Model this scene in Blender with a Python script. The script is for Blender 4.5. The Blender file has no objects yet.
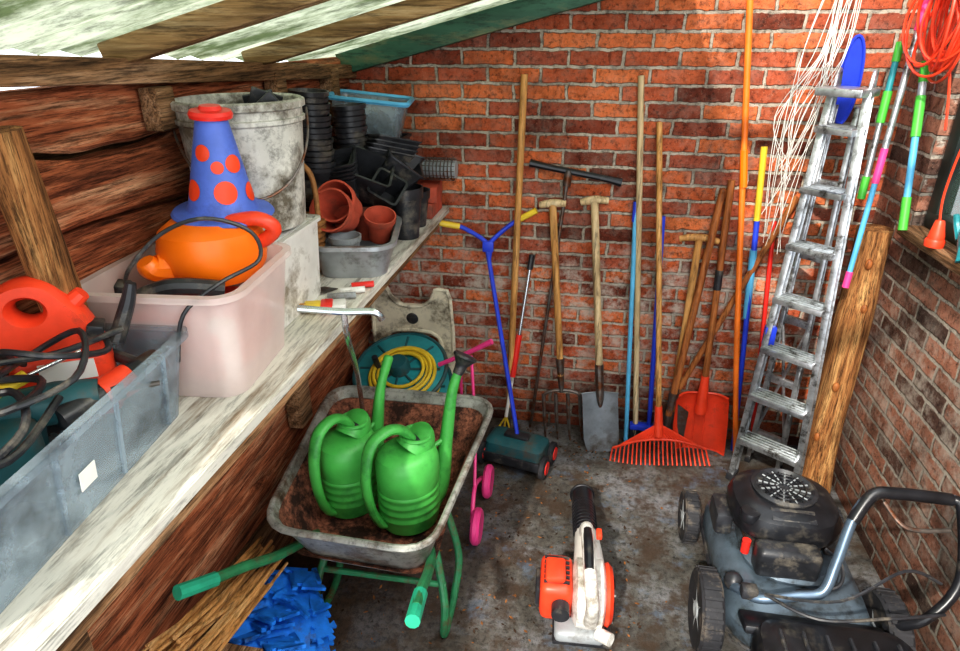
import bpy,bmesh,math,random
from mathutils import Vector,Matrix,Euler,noise
random.seed(7)
V=Vector
sc=bpy.context.scene
def lin(h):
    h=h.lstrip('#'); o=[]
    for i in (0,2,4):
        c=int(h[i:i+2],16)/255
        o.append(c/12.92 if c<=.04045 else ((c+.055)/1.055)**2.4)
    return (o[0],o[1],o[2],1)
def mul(c,k): return (min(1,c[0]*k),min(1,c[1]*k),min(1,c[2]*k),1)
class NT:
    def __init__(s,name):
        s.m=bpy.data.materials.new(name); s.m.use_nodes=True
        s.n=s.m.node_tree.nodes; s.l=s.m.node_tree.links
        s.b=s.n['Principled BSDF']
    def nd(s,t,**k):
        x=s.n.new(t)
        for a,b in k.items(): setattr(x,a,b)
        return x
    def ramp(s,src,stops):
        r=s.nd('ShaderNodeValToRGB'); e=r.color_ramp.elements
        while len(e)<len(stops): e.new(.5)
        for i,(p,c) in enumerate(stops):
            e[i].position=p; e[i].color=c if not isinstance(c,(int,float)) else (c,c,c,1)
        s.l.new(src,r.inputs[0]); return r.outputs[0]
    def mix(s,f,a,b,mode='MIX'):
        x=s.nd('ShaderNodeMix',data_type='RGBA',blend_type=mode)
        for i,v in ((0,f),(6,a),(7,b)):
            if isinstance(v,(int,float)): x.inputs[i].default_value=v
            elif isinstance(v,tuple): x.inputs[i].default_value=v
            else: s.l.new(v,x.inputs[i])
        return x.outputs[2]
    def noise(s,vec,scale,detail=5,rough=.6):
        x=s.nd('ShaderNodeTexNoise'); x.inputs['Scale'].default_value=scale
        x.inputs['Detail'].default_value=detail; x.inputs['Roughness'].default_value=rough
        s.l.new(vec,x.inputs['Vector']); return x.outputs[0]
    def coord(s,scale=(1,1,1)):
        t=s.nd('ShaderNodeTexCoord'); m=s.nd('ShaderNodeMapping'); m.inputs['Scale'].default_value=scale
        s.l.new(t.outputs['Object'],m.inputs[0]); return m.outputs[0]
    def bump(s,h,st,d=.01):
        x=s.nd('ShaderNodeBump'); x.inputs['Strength'].default_value=st; x.inputs['Distance'].default_value=d
        s.l.new(h,x.inputs['Height']); s.l.new(x.outputs[0],s.b.inputs['Normal'])
def M(name,c,rough=.5,metal=0,var=.3,scale=14,bump=.15,dirt=None,dscale=5,dthr=.55,alpha=1,stretch=(1,1,1),spec=.5,speck=0,trans=0):
    if isinstance(c,str): c=lin(c)
    t=NT(name); v=t.coord(stretch)
    n=t.noise(v,scale)
    col=t.ramp(n,[(.3,mul(c,1-var)),(.7,mul(c,1+var))])
    if dirt:
        d=t.noise(v,dscale,8,.7)
        f=t.ramp(d,[(dthr-.06,0),(dthr+.08,1)])
        col=t.mix(f,col,lin(dirt))
    if speck:
        d=t.noise(v,speck,6,.8); col=t.mix(.7,col,t.ramp(d,[(.38,.3),(.5,1)]),'MULTIPLY')
    t.l.new(col,t.b.inputs['Base Color'])
    t.b.inputs['Roughness'].default_value=rough; t.b.inputs['Metallic'].default_value=metal
    t.b.inputs['Alpha'].default_value=alpha
    t.b.inputs['Specular IOR Level'].default_value=spec
    if bump: t.bump(n,bump,.004)
    if trans:
        tr=t.nd('ShaderNodeBsdfTranslucent'); t.l.new(col,tr.inputs[0]); mx=t.nd('ShaderNodeMixShader'); mx.inputs[0].default_value=trans
        t.l.new(t.b.outputs[0],mx.inputs[1]); t.l.new(tr.outputs[0],mx.inputs[2]); t.l.new(mx.outputs[0],t.n['Material Output'].inputs[0])
    return t.m
def wood(name,c1,c2,c3,axis='y',scale=1.0,rough=.75,bumps=.5,lo=.3,ws=9,knots=0,crack=.2):
    t=NT(name)
    st={'x':(.06,1,1),'y':(1,.06,1),'z':(1,1,.06)}[axis]
    v=t.coord(st); v1=t.coord()
    n=t.noise(v,22*scale,8,.7); n2=t.noise(v,75*scale,6,.75); n3=t.noise(v1,5,6,.7)
    v2=t.coord({'x':(.3,1,1),'y':(1,.3,1),'z':(1,1,.3)}[axis]); w=t.nd('ShaderNodeTexWave',wave_type='RINGS')
    w.rings_direction={'x':'X','y':'Y','z':'Z'}[axis]
    w.inputs['Scale'].default_value=ws*scale; w.inputs['Distortion'].default_value=9; w.inputs['Detail'].default_value=4; w.inputs['Detail Scale'].default_value=1.2
    t.l.new(v2,w.inputs['Vector'])
    col=t.ramp(n,[(.3,lin(c1)),(.5,lin(c2)),(.72,lin(c3))])
    col=t.mix(.55,col,t.ramp(w.outputs['Fac'],[(.0,lo),(.5,1.0)]),'MULTIPLY')
    col=t.mix(.75,col,t.ramp(n2,[(.38,crack),(.5,1)]),'MULTIPLY')
    if knots:
        vo=t.nd('ShaderNodeTexVoronoi'); vo.inputs['Scale'].default_value=knots; t.l.new(t.coord({'x':(.5,1,1),'y':(1,.5,1),'z':(1,1,.5)}[axis]),vo.inputs['Vector'])
        col=t.mix(1,col,t.ramp(vo.outputs['Distance'],[(.04,.2),(.13,1)]),'MULTIPLY')
        n4=t.noise(t.coord({'x':(.03,1,1),'y':(1,.03,1),'z':(1,1,.03)}[axis]),200,4,.8)
        col=t.mix(.8,col,t.ramp(n4,[(.42,.25),(.5,1)]),'MULTIPLY')
    t.l.new(col,t.b.inputs['Base Color']); t.b.inputs['Roughness'].default_value=rough; t.b.inputs['Specular IOR Level'].default_value=.25
    t.bump(n2,bumps,.006); return t.m
def brick(name,axis,cols,mort,k=1.0,grime=.5):
    t=NT(name); tc=t.nd('ShaderNodeTexCoord'); s=t.nd('ShaderNodeSeparateXYZ'); t.l.new(tc.outputs['Object'],s.inputs[0])
    c=t.nd('ShaderNodeCombineXYZ'); t.l.new(s.outputs[0 if axis=='x' else 1],c.inputs[0]); t.l.new(s.outputs[2],c.inputs[1])
    wn=t.nd('ShaderNodeTexNoise'); wn.inputs['Scale'].default_value=26; wn.inputs['Detail'].default_value=4
    t.l.new(tc.outputs['Object'],wn.inputs['Vector'])
    vm=t.nd('ShaderNodeVectorMath',operation='MULTIPLY_ADD'); t.l.new(wn.outputs['Color'],vm.inputs[0]); vm.inputs[1].default_value=(.018,.018,0); t.l.new(c.outputs[0],vm.inputs[2])
    b=t.nd('ShaderNodeTexBrick'); t.l.new(vm.outputs[0],b.inputs['Vector'])
    b.inputs['Scale'].default_value=1; b.inputs['Brick Width'].default_value=.225; b.inputs['Row Height'].default_value=.068
    b.inputs['Mortar Size'].default_value=.0085; b.inputs['Mortar Smooth'].default_value=.4; b.inputs['Bias'].default_value=0
    b.inputs['Color1'].default_value=(0,0,0,1); b.inputs['Color2'].default_value=(1,1,1,1); b.inputs['Mortar'].default_value=(.5,.5,.5,1)
    bc=t.ramp(b.outputs[0],[(i/(len(cols)-1),lin(x)) for i,x in enumerate(cols)])
    n=t.noise(tc.outputs['Object'],3.2,9,.75); n2=t.noise(tc.outputs['Object'],52,8,.8); n3=t.noise(tc.outputs['Object'],11,8,.75); n4=t.noise(tc.outputs['Object'],19,8,.78); n6=t.noise(tc.outputs['Object'],120,4,.8)
    bc=t.mix(t.ramp(n4,[(.52,0),(.7,.6)]),bc,lin(cols[0]))
    col=t.mix(b.outputs['Fac'],bc,t.mix(t.ramp(n3,[(.48,0),(.66,1)]),lin(mort),mul(lin(mort),.35)))
    col=t.mix(.9,col,t.ramp(n2,[(.38,.2),(.5,.95),(.7,1)]),'MULTIPLY')
    col=t.mix(t.ramp(n6,[(.60,0),(.70,.65)]),col,lin('#ecd2b4'))
    col=t.mix(grime,col,t.ramp(n,[(.36,lin('#332c28')),(.52,(1,1,1,1))]),'MULTIPLY')
    mr=t.nd('ShaderNodeValToRGB'); e=mr.color_ramp.elements
    e[0].position=.0; e[0].color=(.1,.1,.1,1); e[1].position=.16; e[1].color=(.6,.6,.6,1)
    x=e.new(.40); x.color=(1,1,1,1); x=e.new(.52); x.color=(.2,.2,.2,1); x=e.new(1); x.color=(.08,.08,.08,1)
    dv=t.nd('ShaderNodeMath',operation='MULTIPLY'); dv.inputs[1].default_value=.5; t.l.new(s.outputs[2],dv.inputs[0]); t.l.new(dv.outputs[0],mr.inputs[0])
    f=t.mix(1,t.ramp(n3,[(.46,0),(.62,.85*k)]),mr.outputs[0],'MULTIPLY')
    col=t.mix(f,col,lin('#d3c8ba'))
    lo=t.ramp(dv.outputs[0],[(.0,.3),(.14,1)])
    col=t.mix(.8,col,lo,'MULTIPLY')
    t.l.new(col,t.b.inputs['Base Color']); t.b.inputs['Roughness'].default_value=.9; t.b.inputs['Specular IOR Level'].default_value=.25
    h=t.mix(.4,t.ramp(b.outputs['Fac'],[(0,1.),(1,.0)]),n2)
    t.bump(h,1.0,.018); return t.m
# ---------- builder
def MX(loc=(0,0,0),rot=(0,0,0),s=(1,1,1)):
    return Matrix.Translation(V(loc))@Euler(rot).to_matrix().to_4x4()@Matrix.Diagonal((s[0],s[1],s[2],1))
def TF(p0,p1,side=(1,0,0)):
    p0=V(p0);z=(V(p1)-p0).normalized(); x=V(side); x=(x-z*x.dot(z)).normalized(); y=z.cross(x)
    m=Matrix((x,y,z)).transposed().to_4x4(); m.translation=p0; return m
def cr(pts,k=6,closed=False):
    P=[V(p) for p in pts]; n=len(P); o=[]
    if n<3: return P
    for i in range(n if closed else n-1):
        a=P[(i-1)%n] if (closed or i>0) else P[0]; b=P[i]; c=P[(i+1)%n]; d=P[(i+2)%n] if (closed or i<n-2) else P[-1]
        for j in range(k):
            t=j/k; o.append(.5*((2*b)+(c-a)*t+(2*a-5*b+4*c-d)*t*t+(3*b-a-3*c+d)*t**3))
    if not closed: o.append(P[-1])
    return o
def rr(w,d,r,z=0,n=5):
    o=[]
    for cx,cy,a0 in ((w/2-r,d/2-r,0),(-w/2+r,d/2-r,90),(-w/2+r,-d/2+r,180),(w/2-r,-d/2+r,270)):
        for i in range(n+1):
            a=math.radians(a0+90*i/n); o.append(V((cx+r*math.cos(a),cy+r*math.sin(a),z)))
    return o
class B:
    def __init__(s,name): s.n=name; s.bm=bmesh.new(); s.m=[]
    def put(s,pb,mat,X=None,smooth=True):
        if X is not None: bmesh.ops.transform(pb,matrix=X,verts=pb.verts)
        if mat not in s.m: s.m.append(mat)
        i=s.m.index(mat)
        bmesh.ops.recalc_face_normals(pb,faces=pb.faces)
        for f in pb.faces: f.material_index=i; f.smooth=smooth
        me=bpy.data.meshes.new('t'); pb.to_mesh(me); pb.free(); s.bm.from_mesh(me); bpy.data.meshes.remove(me); return s
    def box(s,c,sz,mat,rot=(0,0,0),bev=.004,seg=2,top=(1,1),X=None):
        pb=bmesh.new(); bmesh.ops.create_cube(pb,size=1)
        for v in pb.verts:
            k=top if v.co.z>0 else (1,1)
            v.co=V((v.co.x*sz[0]*k[0],v.co.y*sz[1]*k[1],v.co.z*sz[2]))
        if bev: bmesh.ops.bevel(pb,geom=pb.edges[:],offset=min(bev,min(sz)*.45),segments=seg,affect='EDGES',profile=.5)
        m=MX(c,rot)
        return s.put(pb,mat,(X@m) if X is not None else m)
    def loft(s,rings,mat,X=None,cap=(True,True),closed=True,loop=False):
        pb=bmesh.new(); R=[[pb.verts.new(p) for p in r] for r in rings]; n=len(rings[0])
        m=len(R)
        for i in range(m if loop else m-1):
            a,b=R[i],R[(i+1)%m]
            for j in range(n if closed else n-1):
                k=(j+1)%n
                try: pb.faces.new((a[j],a[k],b[k],b[j]))
                except: pass
        if not loop:
            if cap[0]: pb.faces.new(R[0][::-1])
            if cap[1]: pb.faces.new(R[-1])
        return s.put(pb,mat,X)
    def tube(s,pts,r,mat,n=10,k=6,closed=False,X=None,flat=1):
        P=cr(pts,k,closed); N=len(P)
        if isinstance(r,(list,tuple)):
            Q=[]
            for i in range(N):
                u=i/(N-1)*(len(r)-1); a=int(min(u,len(r)-2)); Q.append(r[a]+(r[a+1]-r[a])*(u-a))
        else: Q=[r]*N
        rings=[]; pn=None
        for i in range(N):
            if closed: t=(P[(i+1)%N]-P[i-1]).normalized()
            else: t=(P[min(i+1,N-1)]-P[max(i-1,0)]).normalized()
            if pn is None:
                pn=t.orthogonal().normalized() if abs(t.x)>.9 else (V((1,0,0))-t*t.x).normalized()
            else: pn=(pn-t*pn.dot(t)).normalized()
            b=t.cross(pn)
            rings.append([P[i]+(pn*math.cos(2*math.pi*j/n)+b*math.sin(2*math.pi*j/n)*flat)*Q[i] for j in range(n)])
        return s.loft(rings,mat,X,loop=closed)
    def cyl(s,a,b,r,mat,r2=None,n=18,X=None):
        return s.tube([a,b],[r,r if r2 is None else r2],mat,n=n,X=X)
    def lathe(s,prof,mat,X=None,n=28,oval=1):
        rings=[[V((r*math.cos(2*math.pi*j/n),r*oval*math.sin(2*math.pi*j/n),z)) for j in range(n)] for r,z in prof]
        return s.loft(rings,mat,X,cap=(prof[0][0]>1e-4,prof[-1][0]>1e-4))
    def ring(s,c,R,r,mat,axis=(0,0,1),n=28,m=8,X=None,oval=1):
        q=V((0,0,1)).rotation_difference(V(axis)).to_matrix()
        return s.tube([V(c)+q@V((R*math.cos(2*math.pi*i/n),R*oval*math.sin(2*math.pi*i/n),0)) for i in range(n)],r,mat,n=m,k=1,closed=True,X=X)
    def sph(s,c,sz,mat,rot=(0,0,0),X=None,seg=20):
        pb=bmesh.new(); bmesh.ops.create_uvsphere(pb,u_segments=seg,v_segments=seg//2+2,radius=1)
        m=MX(c,rot,sz); return s.put(pb,mat,(X@m) if X is not None else m)
    def plate(s,out,th,mat,X=None,bev=.0):
        pb=bmesh.new(); vs=[pb.verts.new((p[0],p[1],-th/2)) for p in out]; f=pb.faces.new(vs)
        r=bmesh.ops.extrude_face_region(pb,geom=[f]); bmesh.ops.translate(pb,vec=(0,0,th),verts=[v for v in r['geom'] if isinstance(v,bmesh.types.BMVert)])
        if bev: bmesh.ops.bevel(pb,geom=pb.edges[:],offset=bev,segments=2,affect='EDGES')
        bmesh.ops.triangulate(pb,faces=[f for f in pb.faces if len(f.verts)>4])
        return s.put(pb,mat,X)
    def tub(s,w0,d0,w1,d1,h,mat,X,th=.005,rc=.03,rim=.008,floor=True,n=5):
        R=[rr(w0,d0,rc,0,n),rr(w0+(w1-w0)*.5,d0+(d1-d0)*.5,rc,h*.5,n),rr(w1,d1,rc,h-rim,n)]
        if rim: R+=[rr(w1+rim*2,d1+rim*2,rc+rim,h-rim,n),rr(w1+rim*2,d1+rim*2,rc+rim,h,n)]
        R+=[rr(w1-th*2,d1-th*2,max(rc-th,.004),h,n),rr(w0-th*2,d0-th*2,max(rc-th,.004),th,n)]
        return s.loft(R,mat,X)
    def done(s,org=True,ang=35):
        me=bpy.data.meshes.new(s.n)
        if org:
            xs=[v.co for v in s.bm.verts]
            lo=V((min(c.x for c in xs),min(c.y for c in xs),min(c.z for c in xs))); hi=V((max(c.x for c in xs),max(c.y for c in xs),0))
            o=V(((lo.x+hi.x)/2,(lo.y+hi.y)/2,lo.z)); bmesh.ops.translate(s.bm,vec=-o,verts=s.bm.verts)
        else: o=V((0,0,0))
        s.bm.to_mesh(me); s.bm.free()
        for m in s.m: me.materials.append(m)
        try: me.set_sharp_from_angle(angle=math.radians(ang))
        except Exception: pass
        ob=bpy.data.objects.new(s.n,me); ob.location=o; sc.collection.objects.link(ob); return ob
# ---------- materials
BR=brick('brick_orange','x',['#71392a','#a4523a','#d26b40','#e6834f','#cb6745','#a35a46'],'#c8bba9',1.0,.55)
BR2=brick('brick_brown','y',['#54413a','#8f6250','#ba8068','#a0735f'],'#bab1a3',.7,.55)
PLK=wood('weathered_plank','#5a2c1c','#b86c48','#eebb92','y',1.5,.9,1.0,.5,5,4.5,.2)
PLK2=wood('weathered_plank_grey','#43301f','#9a7452','#d6b08c','y',1.4,.85,.8,.5,6,3,.2)
RAFT=wood('rafter_wood','#4e3a24','#a08056','#dcc49a','x',1.3,.8,.8,.5,6)
HND=wood('handle_ash','#a5713c','#cf9a5c','#e6bd85','z',1.0,.5,.15,.6)
HND2=wood('handle_pale','#a68c66','#d0b68c','#ead8b4','z',1.0,.5,.15,.6)
HND3=wood('handle_dark','#7c4325','#ab6a3b','#cf9157','z',1.0,.5,.15,.6)
LOG=wood('post_log','#54341f','#a67245','#e0b478','z',1.6,.85,1.0,.6,3,7,.15)
STK=wood('bamboo_tan','#9a6a3a','#cf9a60','#ecc894','y',1.0,.5,.1,.7)
WPAINT=M('shelf_white_paint','#d6d3c8',.55,0,.2,9,.5,dirt='#7c6a56',dscale=16,dthr=.58,stretch=(1,.1,1),speck=70)
GRNB=M('green_beam_paint','#3a6450',.6,0,.35,12,.4,dirt='#7c7855',dscale=10,dthr=.54,stretch=(.2,1,1),speck=50)
ROOF=M('roof_sheet','#c4ccb4',.5,0,.25,7,.3,dirt='#5f6d4c',dscale=6,dthr=.5,stretch=(.25,1,1),speck=28,trans=.5)
BLK=M('black_plastic','#2c2d31',.38,0,.5,20,.2,dirt='#6d675d',dscale=9,dthr=.59)
BLKS=M('black_satin','#1d1e22',.28,0,.4,20,.05,dirt='#4a4640',dscale=12,dthr=.62)
RUB=M('rubber','#2b2b2f',.75,0,.3,25,.3,dirt='#6a6157',dscale=12,dthr=.58)
GRYP=M('grey_plastic','#9a9fa2',.45,0,.25,10,.1,dirt='#5a5248',dthr=.6)
WHT=M('white_plastic','#e3e1db',.4,0,.12,8,.08,dirt='#8a8172',dscale=7,dthr=.56)
BUCK=M('white_bucket','#cfcdc4',.45,0,.25,6,.25,dirt='#6c6557',dscale=7,dthr=.53,speck=22)
CLR=M('clear_plastic','#9eafba',.18,0,.2,6,.03,dirt='#66727c',dscale=5,dthr=.56,alpha=.5,spec=.8)
FRO=M('frosted_plastic','#f1e0da',.3,0,.1,6,.03,alpha=.5)
RED=M('red_plastic','#e0332a',.35,0,.15,8,.05)
DOT=M('orange_red_dot','#ea4a24',.45,0,.15,8,.05)
REDO=M('red_orange_plastic','#ea4a2b',.4,0,.2,10,.05,dirt='#8c3a2a',dthr=.6)
ORG=M('orange_plastic','#ff7a14',.35,0,.12,8,.05)
ORP=M('orange_paint','#ee7c2a',.4,0,.2,12,.05)
BLU=M('blue_plastic','#2a46cc',.4,0,.25,10,.05)
BLUT=M('blue_cone','#5470c8',.5,0,.2,8,.05,dirt='#40529a',dthr=.58)
LBL=M('light_blue','#5fb0d8',.4,0,.2,10,.05)
YEL=M('yellow','#e0c03a',.4,0,.2,10,.05)
TEAL=M('teal_plastic','#2f8f96',.4,0,.25,10,.05)
TEALD=M('dark_teal','#235a60',.5,0,.3,10,.1,dirt='#54493f',dthr=.57)
GRN=M('green_plastic','#4fac50',.42,0,.2,9,.06,dirt='#347f3c',dscale=6,dthr=.57)
GRND=M('green_tube','#2f7a50',.45,0,.3,16,.2,dirt='#5f4a30',dscale=14,dthr=.57)
GRNG=M('grip_green','#28a07e',.55,0,.2,16,.1)
LIME=M('lime_green','#53b944',.4,0,.15,10,.03)
PNK=M('pink_plastic','#e8488c',.35,0,.15,10,.03)
TER=M('terracotta','#b9533c',.8,0,.25,14,.2,dirt='#7c4a3c',dthr=.56)
ALU=M('aluminium','#c2c6ca',.32,.8,.3,24,.35,dirt='#55514c',dscale=18,dthr=.57)
STL=M('steel_dark','#6b6560',.45,.7,.4,24,.4,dirt='#6e3f22',dscale=14,dthr=.55)
GALV=M('galvanised','#a3a39c',.45,.35,.4,10,.3,dirt='#6b5748',dscale=7,dthr=.55,speck=30)
CHR=M('chrome','#c9ced2',.18,.9,.2,14,.05)
SOIL=M('soil_rust','#96604a',.95,0,.6,45,1,dirt='#38231a',dscale=12,dthr=.51,speck=90)
BEI=M('beige_plastic','#dad2bb',.5,0,.2,7,.1,dirt='#6a6152',dscale=8,dthr=.56)
FOAM=M('foam_blue','#1f7fe0',.7,0,.25,26,.3,dirt='#4b4030',dscale=8,dthr=.6)
DECK=M('mower_deck','#606e7a',.32,.35,.3,10,.05,dirt='#34332f',dscale=8,dthr=.55)
GLAS=M('window_glass','#54665c',.1,0,.2,3,0,alpha=.6)
FRM=M('window_frame_dark','#28302c',.5,0,.3,10,.2)
WICK=M('wicker','#9a6b3d',.7,0,.4,40,.5)
CORD=M('white_cord','#e4e2da',.6,0,.1,30,0)
PAP=M('label_white','#f0efe8',.5,0,.05,10,0)
HSTL=M('handle_steel','#6c7f92',.3,.6,.2,12,.05)
# floor material
t=NT('concrete_floor'); v=t.coord(); n=t.noise(v,2.4,9,.75); n2=t.noise(v,42,8,.82); n3=t.noise(v,7,8,.75); n5=t.noise(v,5,8,.75)
col=t.ramp(n,[(.34,lin('#332f2b')),(.49,lin('#605e59')),(.64,lin('#8a8c90'))])
col=t.mix(.9,col,t.ramp(n2,[(.39,.2),(.51,1)]),'MULTIPLY')
col=t.mix(t.ramp(n3,[(.47,0),(.58,.85)]),col,lin('#433427'))
col=t.mix(t.ramp(n5,[(.55,0),(.66,.6)]),col,lin('#667b92'))
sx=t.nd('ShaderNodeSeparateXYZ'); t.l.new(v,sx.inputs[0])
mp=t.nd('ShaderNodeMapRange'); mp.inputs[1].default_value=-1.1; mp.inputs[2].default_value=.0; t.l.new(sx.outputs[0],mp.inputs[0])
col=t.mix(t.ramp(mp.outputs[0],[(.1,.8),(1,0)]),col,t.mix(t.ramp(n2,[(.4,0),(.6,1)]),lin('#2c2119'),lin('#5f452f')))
t.l.new(col,t.b.inputs['Base Color']); t.b.inputs['Roughness'].default_value=.55; t.bump(n2,.7,.01); FLR=t.m

# ---------- room
XL,XR,YB=-1.12,1.2,2.9
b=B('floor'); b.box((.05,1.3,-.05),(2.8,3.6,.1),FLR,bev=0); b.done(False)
b=B('wall_back')
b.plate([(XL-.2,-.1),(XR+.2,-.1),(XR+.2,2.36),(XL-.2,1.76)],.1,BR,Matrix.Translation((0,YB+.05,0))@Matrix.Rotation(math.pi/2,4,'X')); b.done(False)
b=B('wall_right')
b.box((XR+.06,1.3,.56),(.12,3.3,1.3),BR2,bev=0)
b.box((XR+.06,2.74,1.78),(.12,.34,1.14),BR2,bev=0)
b.box((XR+.06,-.1,1.78),(.12,.5,1.14),BR2,bev=0); b.done(False)
b=B('trim_1')   # window sill
b.box((XR+.02,1.25,1.225),(.15,2.6,.035),PLK2,bev=.006); b.done()
b=B('window_1')
for y in (.2,1.35,2.51): b.box((XR+.05,y,1.78),(.05,.07,1.06),FRM,bev=.006)
for z in (1.275,2.29): b.box((XR+.05,1.35,z),(.052,2.38,.06),FRM,bev=.006)
b.box((XR+.055,1.35,1.78),(.008,2.3,1.0),GLAS,bev=0); b.done()
b=B('wall_left')
ZE=[1.80,1.665,1.505,1.345,1.20,1.06,.86,.66,.45,.24,.0]
def edge(i,y):
    if i in (0,len(ZE)-1): return ZE[i]
    return ZE[i]+.05*noise.noise(V((y*1.7,i*4.3,1)))+.012*noise.noise(V((y*7,i*2.3,5)))
def board(b,i,mat,y0=-.3,y1=2.89):
    rings=[]; N=90; xf=XL+.035+(.012 if i%2 else 0); gap=.007
    for k in range(N+1):
        y=y0+(y1-y0)*k/N; zt=edge(i,y)-gap; zb_=edge(i+1,y)+gap; h=zt-zb_
        f=lambda s_: .008*noise.noise(V((y*4,i*3.3,s_*3)))
        rings.append([V((xf-.05,y,zt)),V((xf-.010+f(1),y,zt)),V((xf+f(2),y,zt-.012)),V((xf+f(3)+.004,y,zt-h*.35)),V((xf+f(4)+.002,y,zt-h*.65)),V((xf+f(5)+.003,y,zb_+.012)),V((xf-.010+f(6),y,zb_)),V((xf-.05,y,zb_))])
    b.loft(rings,mat)
b.box((XL-.10,1.3,.88),(.08,3.3,1.8),PLK2,bev=0)
for i in range(len(ZE)-1): board(b,i,PLK if i not in (6,9) else PLK2)
b.done(False,40)
# ceiling (roof falls towards the far left corner)
SL=.26
def zb(y): return 1.85-.055*(y-.8)
def zc(x,y): return zb(y)+SL*(x+1.1)
b=B('ceiling')
N=22; rings=[]
for j in range(2):
    r=[]
    for i in range(N*4+1):
        y=.10+2.82*i/(N*4); x=(XL-.1,.30)[j]
        r.append(V((x,y,zc(x,y)+.066+.006*math.sin(i*math.pi/2))))
    rings.append(r)
b.loft([rings[0],rings[1]],ROOF,closed=False,cap=(False,False)); b.done(False)
b=B('trim_2') # rafters and wall plate
an=-math.atan(SL)
for i,(y,th) in enumerate(((.72,.05),(1.42,.055),(2.05,.055))):
    xm=.05; L=2.3/math.cos(an)
    b.box((xm,y,zc(xm,y)+.03),(L,.055,.055),RAFT,rot=(0,an,0),bev=.005)
b.box((XL+.05,1.5,zb(1.5)-.002),(.07,2.75,.055),PLK2,rot=(-.055,0,0),bev=.006)
for y in (1.42,2.05): b.box((XL+.07,y+.07,1.725),(.05,.07,.10),PLK2,bev=.005)
b.box((XL+.065,2.60,1.66),(.06,.07,.2),PLK2,bev=.005)
b.done(False)
b=B('trim_3') # green beam
b.box((.05,2.85,zc(.05,2.85)+.042),(2.3/math.cos(an),.075,.12),GRNB,rot=(0,an,0),bev=.006); b.done(False)
# shelf
b=B('wall_shelf')
b.plate([(-1.10,-.08),(-.69,-.08),(-.638,2.89),(-1.10,2.89)],.03,WPAINT,Matrix.Translation((0,0,1.135)),bev=.003)
b.tube([(-.725,-.08,1.085),(-.70,1.4,1.085),(-.68,2.89,1.085)],.022,PLK2,n=4)
for y in (.78,1.95):
    b.box((-.9,y,1.085),(.36,.05,.06),PLK2,bev=.005)
    b.tube([(-.76,y,1.07),(-1.04,y,.72)],.028,PLK2,n=8)
    b.box((-1.035,y,.80),(.06,.10,.56),PLK2,bev=.008)
b.done(False)
b=B('wooden_post'); b.tube([(-1.0,1.02,1.155),(-1.0,1.0,1.45),(-1.0,.975,1.745)],[.036,.040,.037],LOG,n=18); b.done()
b=B('wooden_post')
n_=24
rings=[]
for i in range(40):
    z=1.205*i/39; c=V((1.098-.004*math.sin(z*5),2.55+.06*z,z)); r0=.066+.010*math.exp(-z*6)+.003*math.sin(z*9+1)
    rings.append([c+V(((r0*(1+.10*noise.noise(V((math.cos(2*math.pi*j/n_)*1.6,math.sin(2*math.pi*j/n_)*1.6,z*3))))+.0025*noise.noise(V((j*1.7,z*2,5))))*math.cos(2*math.pi*j/n_),(r0*(1+.10*noise.noise(V((math.cos(2*math.pi*j/n_)*1.6,math.sin(2*math.pi*j/n_)*1.6,z*3)))))*math.sin(2*math.pi*j/n_),0)) for j in range(n_)])
b.loft(rings,LOG)
for (a,z) in ((-2.0,.55),(-1.5,.9),(-2.4,.3),(-1.8,1.08)): 
    b.sph((1.098+.064*math.cos(a),2.55+.06*z+.064*math.sin(a),z),(.014,.014,.022),HND3)
b.done(ang=60)

# ---------- tools
def T(a,c,x=(1,0,0)): return TF(a,c,x),(V(c)-V(a)).length
X,L=T((-.325,2.76,0),(-.30,2.875,1.73))
b=B('garden_hoe'); b.tube([(0,0,.06),(0,0,L*.5),(0,0,L)],[.015,.016,.015],HND,X=X,n=12)
b.cyl((0,0,.0),(0,0,.16),.013,STL,.018,X=X); b.box((.0,-.02,.02),(.13,.006,.07),STL,X=X,bev=.002); b.done()
X,L=T((-.345,2.72,0),(-.24,2.87,.94))
b=B('hand_weeder_pole'); b.cyl((0,0,.12),(0,0,.42),.009,WHT,X=X); b.tube([(0,0,.34),(0,0,.45),(0,0,.56)],.015,RED,X=X)
b.cyl((0,0,.55),(0,0,L-.06),.009,CHR,X=X); b.tube([(0,0,L-.07),(0,0,L)],.014,BLK,X=X)
for s in (-1,0,1): b.tube([(0,0,.12),(.025*s,0,.06),(.03*s,-.01,0)],.005,YEL,X=X,n=6)
b.done()
b=B('lawn_sweeper')
X=MX((-.25,2.53,0),(0,0,math.radians(-14)))
b.loft([rr(.27,.15,.02,.03),rr(.29,.17,.03,.07),rr(.28,.15,.03,.13),rr(.23,.10,.03,.15)],TEALD,X)
b.box((0,-.085,.06),(.28,.012,.05),BLK,X=X)
b.box((0,0,.155),(.12,.05,.02),BLK,X=X)
for sx_ in (-.155,.155):
    for sy in (-.06,.065):
        b.lathe([(.0,-.014),(.045,-.014),(.055,-.01),(.055,.01),(.045,.014),(0,.014)],RUB,X@MX((sx_,sy,.055),(0,math.pi/2,0)))
        b.lathe([(.0,-.018),(.03,-.018),(.034,-.012),(.034,.012),(.03,.018),(0,.018)],RED,X@MX((sx_,sy,.055),(0,math.pi/2,0)))
P0=V((-.25,2.53,.15)); P1=V((-.435,2.8,.93)); b.tube([P0,P1],.0105,BLU)
jn=P1; b.tube([jn,(-.44,2.81,1.0),(-.56,2.82,1.07),(-.645,2.80,1.09)],.0105,BLU)
b.tube([jn,(-.435,2.81,1.0),(-.34,2.84,1.09),(-.245,2.84,1.15)],.0105,BLU)
b.tube([(-.575,2.818,1.075),(-.665,2.795,1.095)],.0145,YEL); b.tube([(-.31,2.845,1.11),(-.225,2.84,1.16)],.0145,YEL)
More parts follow.
